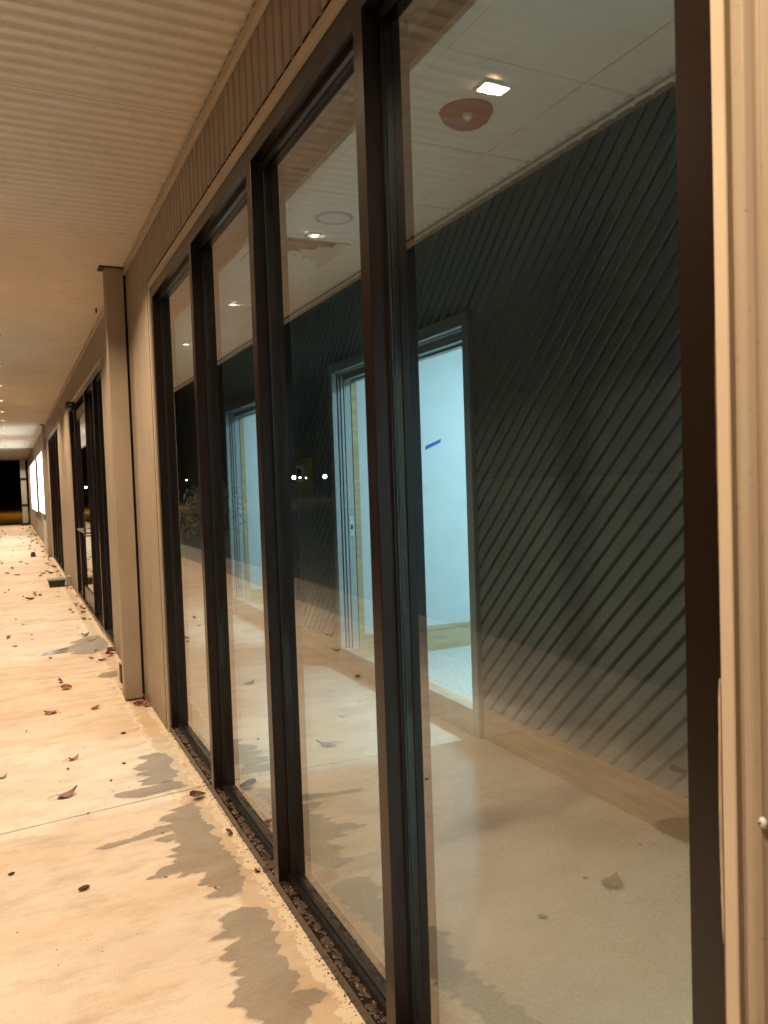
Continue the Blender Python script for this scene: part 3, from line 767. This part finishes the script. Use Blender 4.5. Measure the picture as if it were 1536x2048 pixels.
MB().box(2.356, D - .003, ys[0], ys[-1], CZ - .007, CZ + .018).build('wall_angle', M['grid'], ce)
MB().box(2.345, 2.356, ys[0], ys[-1], CZ - .002, CZ + .018).build('edge_shadow_line', M['shadowline'], ce)
# open dark plenum between ceiling edge and window wall
MB().box(WX + .13, 1.40, ys[0], ys[-1], CZ + .12, CZ + .16).build('plenum_board', M['drywall'], ce)

# red ceiling alarm
AX, AY = 1.770, 2.748
al = empty('fire_alarm_strobe', (AX, AY, CZ), label='round red fire alarm strobe on the ceiling, seen in the nearest pane', cat='fire alarm')
lathe('housing', [(0, -.055), (.040, -.055), (.072, -.050), (.096, -.032), (.108, -.012), (.112, -.001)], M['red'], al, (AX, AY, CZ), 48)
# clear strobe on the near side
lx, ly = AX - .030, AY - .055
lathe('strobe_lens', [(0, -.066), (.008, -.064), (.015, -.057), (.017, -.046)], M['offlens'], al, (lx, ly, CZ), 20)
lathe('strobe_base', [(.0165, -.054), (.023, -.053), (.024, -.044)], M['greyplastic'], al, (lx, ly, CZ), 20)
def text_mesh(txt, size):
    cu = bpy.data.curves.new('t', 'FONT'); cu.body = txt; cu.size = size; cu.extrude = .0004; cu.align_x = 'CENTER'; cu.align_y = 'CENTER'
    o = bpy.data.objects.new('t', cu); sc.collection.objects.link(o)
    dg = bpy.context.evaluated_depsgraph_get(); dg.update()
    me = bpy.data.meshes.new_from_object(o.evaluated_get(dg)); bpy.data.objects.remove(o); return me
M['pale_red'] = simple('pale_lettering', (.55, .30, .26), .5)
for base in (R(155), R(20)):
    for i, ch in enumerate('FIRE'):
        me = text_mesh(ch, .026)
        ang = base + (1.5 - i) * R(-9.5) 
        th = R(48)
        # letter stands on the slanted rim, facing outwards and down
        out = Vector((math.cos(ang), math.sin(ang), 0)); nrm = (out * math.sin(R(42)) + Vector((0, 0, -1)) * math.cos(R(42))).normalized()
        upv = (out * math.cos(R(42)) + Vector((0, 0, 1)) * math.sin(R(42))).normalized()
        xv = upv.cross(nrm)
        mt = Matrix((xv, upv, nrm)).transposed().to_4x4(); mt.translation = out * .0915 + Vector((0, 0, -.0395))
        me.transform(mt); link('letter', me, M['pale_red'], al)

# flush round speaker / light
M['rimgrey'] = simple('rim_grey', (.34, .35, .34), .5)
sp = empty('round_ceiling_light', (1.743, 4.124, CZ), label='flush round unlit ceiling light in the tile next to the air vent', cat='ceiling light')
lathe('rim', [(.088, -.004), (.092, -.008), (.108, -.005), (.112, -.001)], M['rimgrey'], sp, (1.743, 4.124, CZ), 48)
lathe('lens', [(0, -.005), (.088, -.0045)], M['offlens'], sp, (1.743, 4.124, CZ), 48)
# four-way air vent: stepped square louvres
vt = empty('air_vent', ((VENT[0] + VENT[1]) / 2, (VENT[2] + VENT[3]) / 2, CZ), label='square white four-way ceiling air vent seen in the second pane', cat='air vent')
cxv, cyv = vt.location.x, vt.location.y; hx = (VENT[1] - VENT[0]) / 2 - .010; hy = (VENT[3] - VENT[2]) / 2 - .010
def ring(o0, z0, o1, z1):
    mb = MB()
    A = [(cxv - hx + o0, cyv - hy + o0, z0), (cxv + hx - o0, cyv - hy + o0, z0), (cxv + hx - o0, cyv + hy - o0, z0), (cxv - hx + o0, cyv + hy - o0, z0)]
    B = [(cxv - hx + o1, cyv - hy + o1, z1), (cxv + hx - o1, cyv - hy + o1, z1), (cxv + hx - o1, cyv + hy - o1, z1), (cxv - hx + o1, cyv + hy - o1, z1)]
    n0 = 0; mb.v = A + B; mb.f = [(i, (i + 1) % 4, 4 + (i + 1) % 4, 4 + i) for i in range(4)]
    return mb
ring(0, CZ - .003, .045, CZ - .004).build('vent_frame', M['grid'], vt)
for k, o in enumerate((.045, .135, .225)):
    ring(o, CZ - .012, o + .040, CZ + .034).build('louvre', M['grid'], vt)
    ring(o + .0012, CZ - .0095, o + .0412, CZ + .0365).build('louvre_shade', M['drywall'], vt)  # darker ring puts the louvres' unlit upper side into the colour
MB().box(cxv - hx + .285, cxv + hx - .285, cyv - hy + .285, cyv + hy - .285, CZ - .012, CZ - .004).build('centre_plate', M['grid'], vt)
MB().box(cxv - hx, cxv + hx, cyv - hy, cyv + hy, CZ + .05, CZ + .06).build('duct_back', M['dark'], vt)

# thermostat panel on the green wall
th = empty('wall_control', (D - .02, 6.49, 1.42), label='brown wooden plate with a small grey control unit on the green wall between the doors', cat='wall control')
MB().box(D - .034, D - .015, 6.28, 6.68, 1.44, 1.73).build('backing_board', M['pine_y'], th, bevel=.003)
MB().box(D - .056, D - .0345, 6.47, 6.66, 1.51, 1.655).build('control_body', M['whiteplastic'], th, bevel=.004)
MB().box(D - .0585, D - .0565, 6.51, 6.62, 1.54, 1.63).build('screen', M['black'], th)
st_ = empty('wall_stub', (D - .02, 2.25, .28), label='small dark stub low on the green wall at the edge of the nearest pane', cat='stub')
MB().box(D - .05, D - .012, 2.225, 2.285, .288, .304).build('stub_body', M['gasket'], st_, bevel=.003)

# ================================================================ NEAR DEBRIS
def chips(name, n, region, mat, smin, smax, parent=None, seed=1, flat=.5, **k):
    rr = random.Random(seed); mb = MB()
    for _ in range(n):
        x = rr.uniform(*region[0]); y = rr.uniform(*region[1]) if len(region[1]) == 2 else rr.choice(region[1]); z = region[2]
        s = rr.uniform(smin, smax) * rr.uniform(.5, 1); a = rr.uniform(0, 6.28); m_ = rr.randint(4, 6)
        pts = [(x + math.cos(a + 6.283 * i / m_) * s * rr.uniform(.6, 1.2), y + math.sin(a + 6.283 * i / m_) * s * rr.uniform(.6, 1.4)) for i in range(m_)]
        hgt = s * flat * rr.uniform(.5, 1.3); nn = len(mb.v)
        mb.v += [(p[0], p[1], z) for p in pts] + [(x + (p[0] - x) * .6, y + (p[1] - y) * .6, z + hgt) for p in pts]
        mb.f += [(nn + i, nn + (i + 1) % m_, nn + m_ + (i + 1) % m_, nn + m_ + i) for i in range(m_)] + [tuple(nn + m_ + i for i in range(m_))]
    return mb.build(name, mat, parent, kind='stuff', **k)
chips('sill_dirt', 620, ((WX + .008, WX + .033), (1.0, 4.72), .0448), M['dirt'], .005, .022, w1, 11, .08)
chips('sill_grit', 300, ((WX + .004, WX + .034), (1.0, 4.72), .0450), M['dust'], .001, .006, w1, 12, .4)
chips('mortar_crumbs', 900, ((WX - .040, WX - .002), (1.2, 7.4), .0), M['crumb'], .002, .007, None, 13, .5)
chips('wall_foot_dirt', 1500, ((WX - .012, WX - .0005), (.8, 12.0), .0), M['dirt'], .001, .005, None, 14, .6)
chips('walk_grit', 500, ((-.5, .78), (1.8, 14.0), .0005), M['dirt'], .0012, .0042, None, 15, .5)
for nm, z in (('sill_dirt', .0448),):
    chips(nm, 200, ((WX + .008, WX + .033), (7.6, 11.8), z), M['dirt'], .004, .016, w2, 16, .15)

# ================================================================ LEAVES
def leaf_mesh(seed, L=.09, Wd=.055, curl=.02, stem_len=.05):
    rr = random.Random(seed)
    rows = []; nL, nW = 9, 6
    for i in range(nL + 1):
        t = i / nL
        wv = Wd * .5 * (math.sin(math.pi * min(1, t * 1.02 + .02)) ** .75) * (1 - .35 * t) * 1.25 * (1 + .12 * math.sin(t * 26 + seed))
        row = []
        for j in range(nW + 1):
            s = j / nW * 2 - 1
            x = (t - .5) * L; y = s * wv
            z = curl * (abs(s) ** 1.6) * (.4 + .9 * math.sin(t * 3 + seed)) + curl * .9 * (t - .5) ** 2 * 3.2 + rr.uniform(-.0012, .0012) + .25 * curl * math.sin(4 * t + 3 * s + seed)
            row.append((x, y, z))
        rows.append(row)
    zmin = min(p[2] for r_ in rows for p in r_)
    rows = [[(p[0], p[1], p[2] - zmin + .0012) for p in r_] for r_ in rows]
    mb = MB().grid(rows)
    # stem
    s0 = rows[0][nW // 2]; pts = [s0, (s0[0] - stem_len * .5, s0[1] + .006, s0[2] * .6 + .004), (s0[0] - stem_len, s0[1] + .016, .003)]
    for p, q in zip(pts, pts[1:]): tube(mb, p, q, .0011, 5)
    me = bpy.data.meshes.new('leaf'); me.from_pydata(mb.v, [], mb.f); me.validate()
    me.polygons.foreach_set('use_smooth', [True] * len(me.polygons))
    return me
LM = []
for i in range(7):
    me = leaf_mesh(i * 3 + 1, .085 + .012 * (i % 3), .05 + .008 * (i % 4), .014 + .006 * (i % 3), .03 + .012 * (i % 3))
    me.materials.append(M['leaf'] if i % 3 else M['leaf_red']); LM.append(me)
G = 'dry fallen leaves on the walkway'
def leaf(x, y, size=1.0, k=None, rz=None, tilt=0, label='dry fallen leaf lying on the pale walkway', z=.0, name='fallen_leaf', group=G):
    k = random.randrange(len(LM)) if k is None else k
    o = bpy.data.objects.new(name, LM[k]); sc.collection.objects.link(o)
    o.location = (x, y, z + .0022 + abs(math.sin(tilt)) * .017 * size); o.rotation_euler = (tilt, tilt * .3, random.uniform(0, 6.28) if rz is None else rz); o.scale = (size,) * 3
    tag(o, label, 'leaf', group); return o
leaf(.182, 4.061, 1.05, 1, R(20), label='large curled brown leaf alone on the near slab, left of the stains')
leaf(.171, 5.646, 1.0, 3, R(160), label='reddish leaf with a thin stem, farther slab, left of the post')
leaf(.452, 5.588, .75, 0, R(200), label='small folded leaf midway between the stemmed leaf and the post')
leaf(.313, 6.278, .95, 6, R(-10), .35, label='upturned orange leaf, nearer of the pair beyond the second slab joint')
leaf(.274, 6.52, .85, 4, R(80), .8, label='crumpled dark leaf, farther of the pair beyond the second slab joint')
leaf(.739, 3.70, .75, 2, R(10), .3, label='small pinkish leaf at the sill where the slab joint ends')
leaf(.775, 3.247, .62, 0, R(60), .5, label='torn red leaf scrap leaning on the sill beside the large stain')
leaf(.790, 2.870, .35, 3, R(100), .3, label='tiny orange leaf scrap at the sill between the two big stains')
leaf(.696, 5.96, .8, 5, R(150), .3, label='brown leaf tucked behind the foot of the nearest post')
leaf(.755, 5.506, 1.0, 3, R(-30), .4, label='red leaf on top of the little heap beside the nearest post')
leaf(.770, 5.585, .9, 0, R(60), .9, label='pale leaf standing upright in the heap beside the nearest post')
leaf(.735, 5.53, .9, 6, R(190), .2, label='dark red leaf under the heap beside the nearest post')
leaf(.780, 5.45, .7, 1, R(20), .3, label='leaf at the near end of the heap beside the nearest post')
leaf(.732, 7.308, 1.1, 0, R(30), .5, label='red leaf at the near corner of the second window')
leaf(.745, 7.42, 1.0, 2, R(110), .7, label='pale leaf behind the red one at the near corner of the second window')
leaf(.658, 7.128, .75, 4, R(170), label='dark leaf just before the near corner of the second window')
leaf(.624, 8.466, 1.0, 5, R(45), .25, label='leaf on the edge of the damp stain before the second window')
leaf(.667, 8.137, .95, 1, R(10), .1, label='dark leaf in the middle of the damp stain before the second window')
leaf(.178, 11.789, 1.1, 2, R(15), label='pale curled leaf in the middle of the walk beside the entrance')
leaf(.25, 12.2, 1.15, 6, R(75), .5, label='upright brown leaf in the middle of the walk beside the entrance')
# on the open side, seen mirrored in the glass
leaf(-.178, 2.133, 1.05, 3, R(150), label='dark crumpled leaf mirrored low in the nearest pane')
leaf(.249, 4.60, .6, 5, R(30), label='small leaf on the near slab beyond the large curled leaf')
leaf(-.105, 4.498, .45, 1, R(30), label='little leaf mirrored high in the second pane')
leaf(-.592, 5.359, .7, 4, R(150), label='leaf on the open side of the walk mirrored under the door in the second pane')
leaf(-1.011, 6.992, .9, 5, R(10), label='leaf near the open edge mirrored beside the door jamb')
leaf(-.805, 6.311, .9, 1, R(5), label='dark leaf mirrored just below the one beside the door jamb')
def pod(x, y, s, label, rz=0):
    r = empty('seed_pod', (x, y, 0), rz, label=label, cat='seed pod', group='small dark pods on the walkway')
    me = bpy.data.meshes.get('pod_husk')
    if me is None:
        mb = MB(); rows = []
        for i in range(9):
            t = i / 8; rr_ = .010 * math.sin(math.pi * t) ** .6 + .0006
            rows.append([((t - .5) * .045, rr_ * math.cos(a_ * math.pi / 5), .009 + rr_ * .75 * math.sin(a_ * math.pi / 5)) for a_ in range(11)])
        mb.grid(rows); me = bpy.data.meshes.new('pod_husk'); me.from_pydata(mb.v, [], mb.f); me.materials.append(M['bark']); me.polygons.foreach_set('use_smooth', [True] * len(me.polygons))
    o = bpy.data.objects.new('husk', me); sc.collection.objects.link(o); o.parent = r; o.scale = (s, s, s)
pod(.178, 3.065, 1.0, 'dark pod alone at the lower left of the near slab', R(10))
pod(.554, 4.916, .75, 'dark pod near the wall between the post and the first stain', R(170))
pod(.396, 4.153, .5, 'tiny round dark pod right of the large curled leaf', R(60))
pod(.488, 4.374, .55, 'small dark pod by the tips of the faint stain', R(-20))
pod(.179, 2.08, .8, 'dark curled pod mirrored left of the crumpled leaf in the nearest pane', R(40))
pod(-.115, 2.209, .5, 'tiny pod mirrored beside the crumpled leaf in the nearest pane', R(10))
pod(-.068, 3.332, .6, 'pod mirrored at the dark edge of the nearest mullion', R(10))
pod(-.479, 2.306, .4, 'tiny pod mirrored near the oval damp spot', R(80))
pod(.02, 5.30, .45, 'tiny dark pod left of the stemmed leaf', R(80))
# scattered small leaves farther off (thicker towards the wall and the far end)
rr = random.Random(21)
for i in range(60):
    y = rr.uniform(7.0, 14.8); x = .79 - abs(rr.gauss(0, .09)) if rr.random() < .55 else rr.uniform(-1.3, .7)
    leaf(x, y, rr.uniform(.3, .75), tilt=rr.choice((0, .1, .4)), label='small dry leaf among the litter along the second window and entrance', group='leaves along the second window')
for i in range(135):
    y = 14.8 + 24 * rr.random() ** 1.1; x = .76 - abs(rr.gauss(0, .16)) if rr.random() < .4 else rr.uniform(-1.45, .75)
    leaf(x, y, rr.uniform(.5, 1.15), tilt=rr.choice((0, .1, .4)), label='dry leaf in the thick scatter on the far end of the walk', group='leaves on the far end of the walk')
for i in range(7):
    leaf(rr.uniform(-1.4, .3), rr.uniform(2.2, 7), rr.uniform(.15, .35), label='tiny leaf scrap on the near slabs', group='leaf scraps on the near slabs')

# ================================================================ BEYOND THE WALK (seen mirrored and at the far end)
def shrub(x, y, h, label, seed):
    r = empty('shrub', (x, y, -.14), label=label, cat='shrub', group='shrubs across the parking lot')
    rr = random.Random(seed); mb = MB(); st = MB()
    for _ in range(7):
        a = rr.uniform(0, 6.28); tube(st, (x, y, -.14), (x + math.cos(a) * .3, y + math.sin(a) * .3, h * .7), .015, 5)
    for _ in range(1500):
        a = rr.uniform(0, 6.28); e = rr.uniform(-.3, 1.5); q = rr.uniform(.45, 1) ** .5 * (1 + .25 * math.sin(a * 3 + seed))
        c = Vector((x + math.cos(a) * math.cos(e) * .75 * q, y + math.sin(a) * math.cos(e) * .75 * q, h * .45 + math.sin(e) * h * .5 * q))
        u = Vector((rr.gauss(0, 1), rr.gauss(0, 1), rr.gauss(0, 1))).normalized(); v = u.orthogonal().normalized(); s = rr.uniform(.03, .07); n0 = len(mb.v)
        mb.v += [tuple(c - u * s), tuple(c + v * s * .5), tuple(c + u * s), tuple(c - v * s * .5)]; mb.f.append((n0, n0 + 1, n0 + 2, n0 + 3))
    st.build('stems', M['bark'], r); mb.build('foliage', M['leafbush'], r)
shrub(-2.5, 17.5, 1.3, 'dark shrub mirrored faintly in the farthest pane of the nearest window', 1)
shrub(-2.9, 19.6, 1.6, 'taller dark shrub behind the first one across the lot', 2)

def street_lamp(px, dist, z, mat, label, rad=.16, mirror=True, py=955):
    v = ROT @ Vector(((px - 768) / 1540, -(py - 1024) / 1540, -1.0)); v = v / v.y
    x = v.x * dist; zz = CAM_H + v.z * dist
    if mirror: x = 2 * MX - x
    r = empty('street_lamp', (x, dist, -.14), label=label, cat='street lamp', group='distant lights in the dark')
    mb = MB(); tube(mb, (x, dist, -.14), (x, dist, zz - rad * .5), .05, 8); mb.build('pole', M['bark'], r)
    lathe('globe', [(0, -rad), (rad * .7, -rad * .7), (rad, 0), (rad * .7, rad * .7), (0, rad)], mat, r, (x, dist, zz), 14)
street_lamp(588, 70, 0, M['far_white'], 'bright white far light mirrored left of the wall control', .17)
street_lamp(600, 85, 0, M['far_white'], 'fainter white far light mirrored just left of the wall control', .10)
street_lamp(650, 70, 0, M['far_white'], 'bright white far light mirrored right of the wall control', .18, py=953)
street_lamp(612, 90, 0, M['far_white'], 'tiny far light mirrored on the wall control screen', .07, py=956)
street_lamp(373, 80, 0, M['far_white'], 'faint far light mirrored in the farthest pane', .05, py=960)
street_lamp(172, 95, 0, M['far_pink'], 'small pink far light mirrored in the entrance glass', .14, py=975)
# sodium lamp over the field at the far end
sl = empty('sodium_lamp', (-7, 62, -.13), label='tall orange sodium lamp lighting the field beyond the walk', cat='street lamp')
mb = MB(); tube(mb, (-7, 62, -.13), (-7, 62, 9), .08, 8); tube(mb, (-7, 62, 9), (-5.4, 62, 9.3), .05, 8); mb.build('pole', M['bark'], sl)
MB().box(-5.7, -5.1, 61.85, 62.15, 9.22, 9.36).build('lamp_head', M['black'], sl)
ld = bpy.data.lights.new('sodium_light', 'SPOT'); ld.energy = 5200; ld.color = (1, .44, .05); ld.spot_size = R(150); ld.spot_blend = .6; ld.shadow_soft_size = .2
lo = bpy.data.objects.new('sodium_light', ld); sc.collection.objects.link(lo); lo.parent = sl; lo.location = (1.6, 0, 9.3)
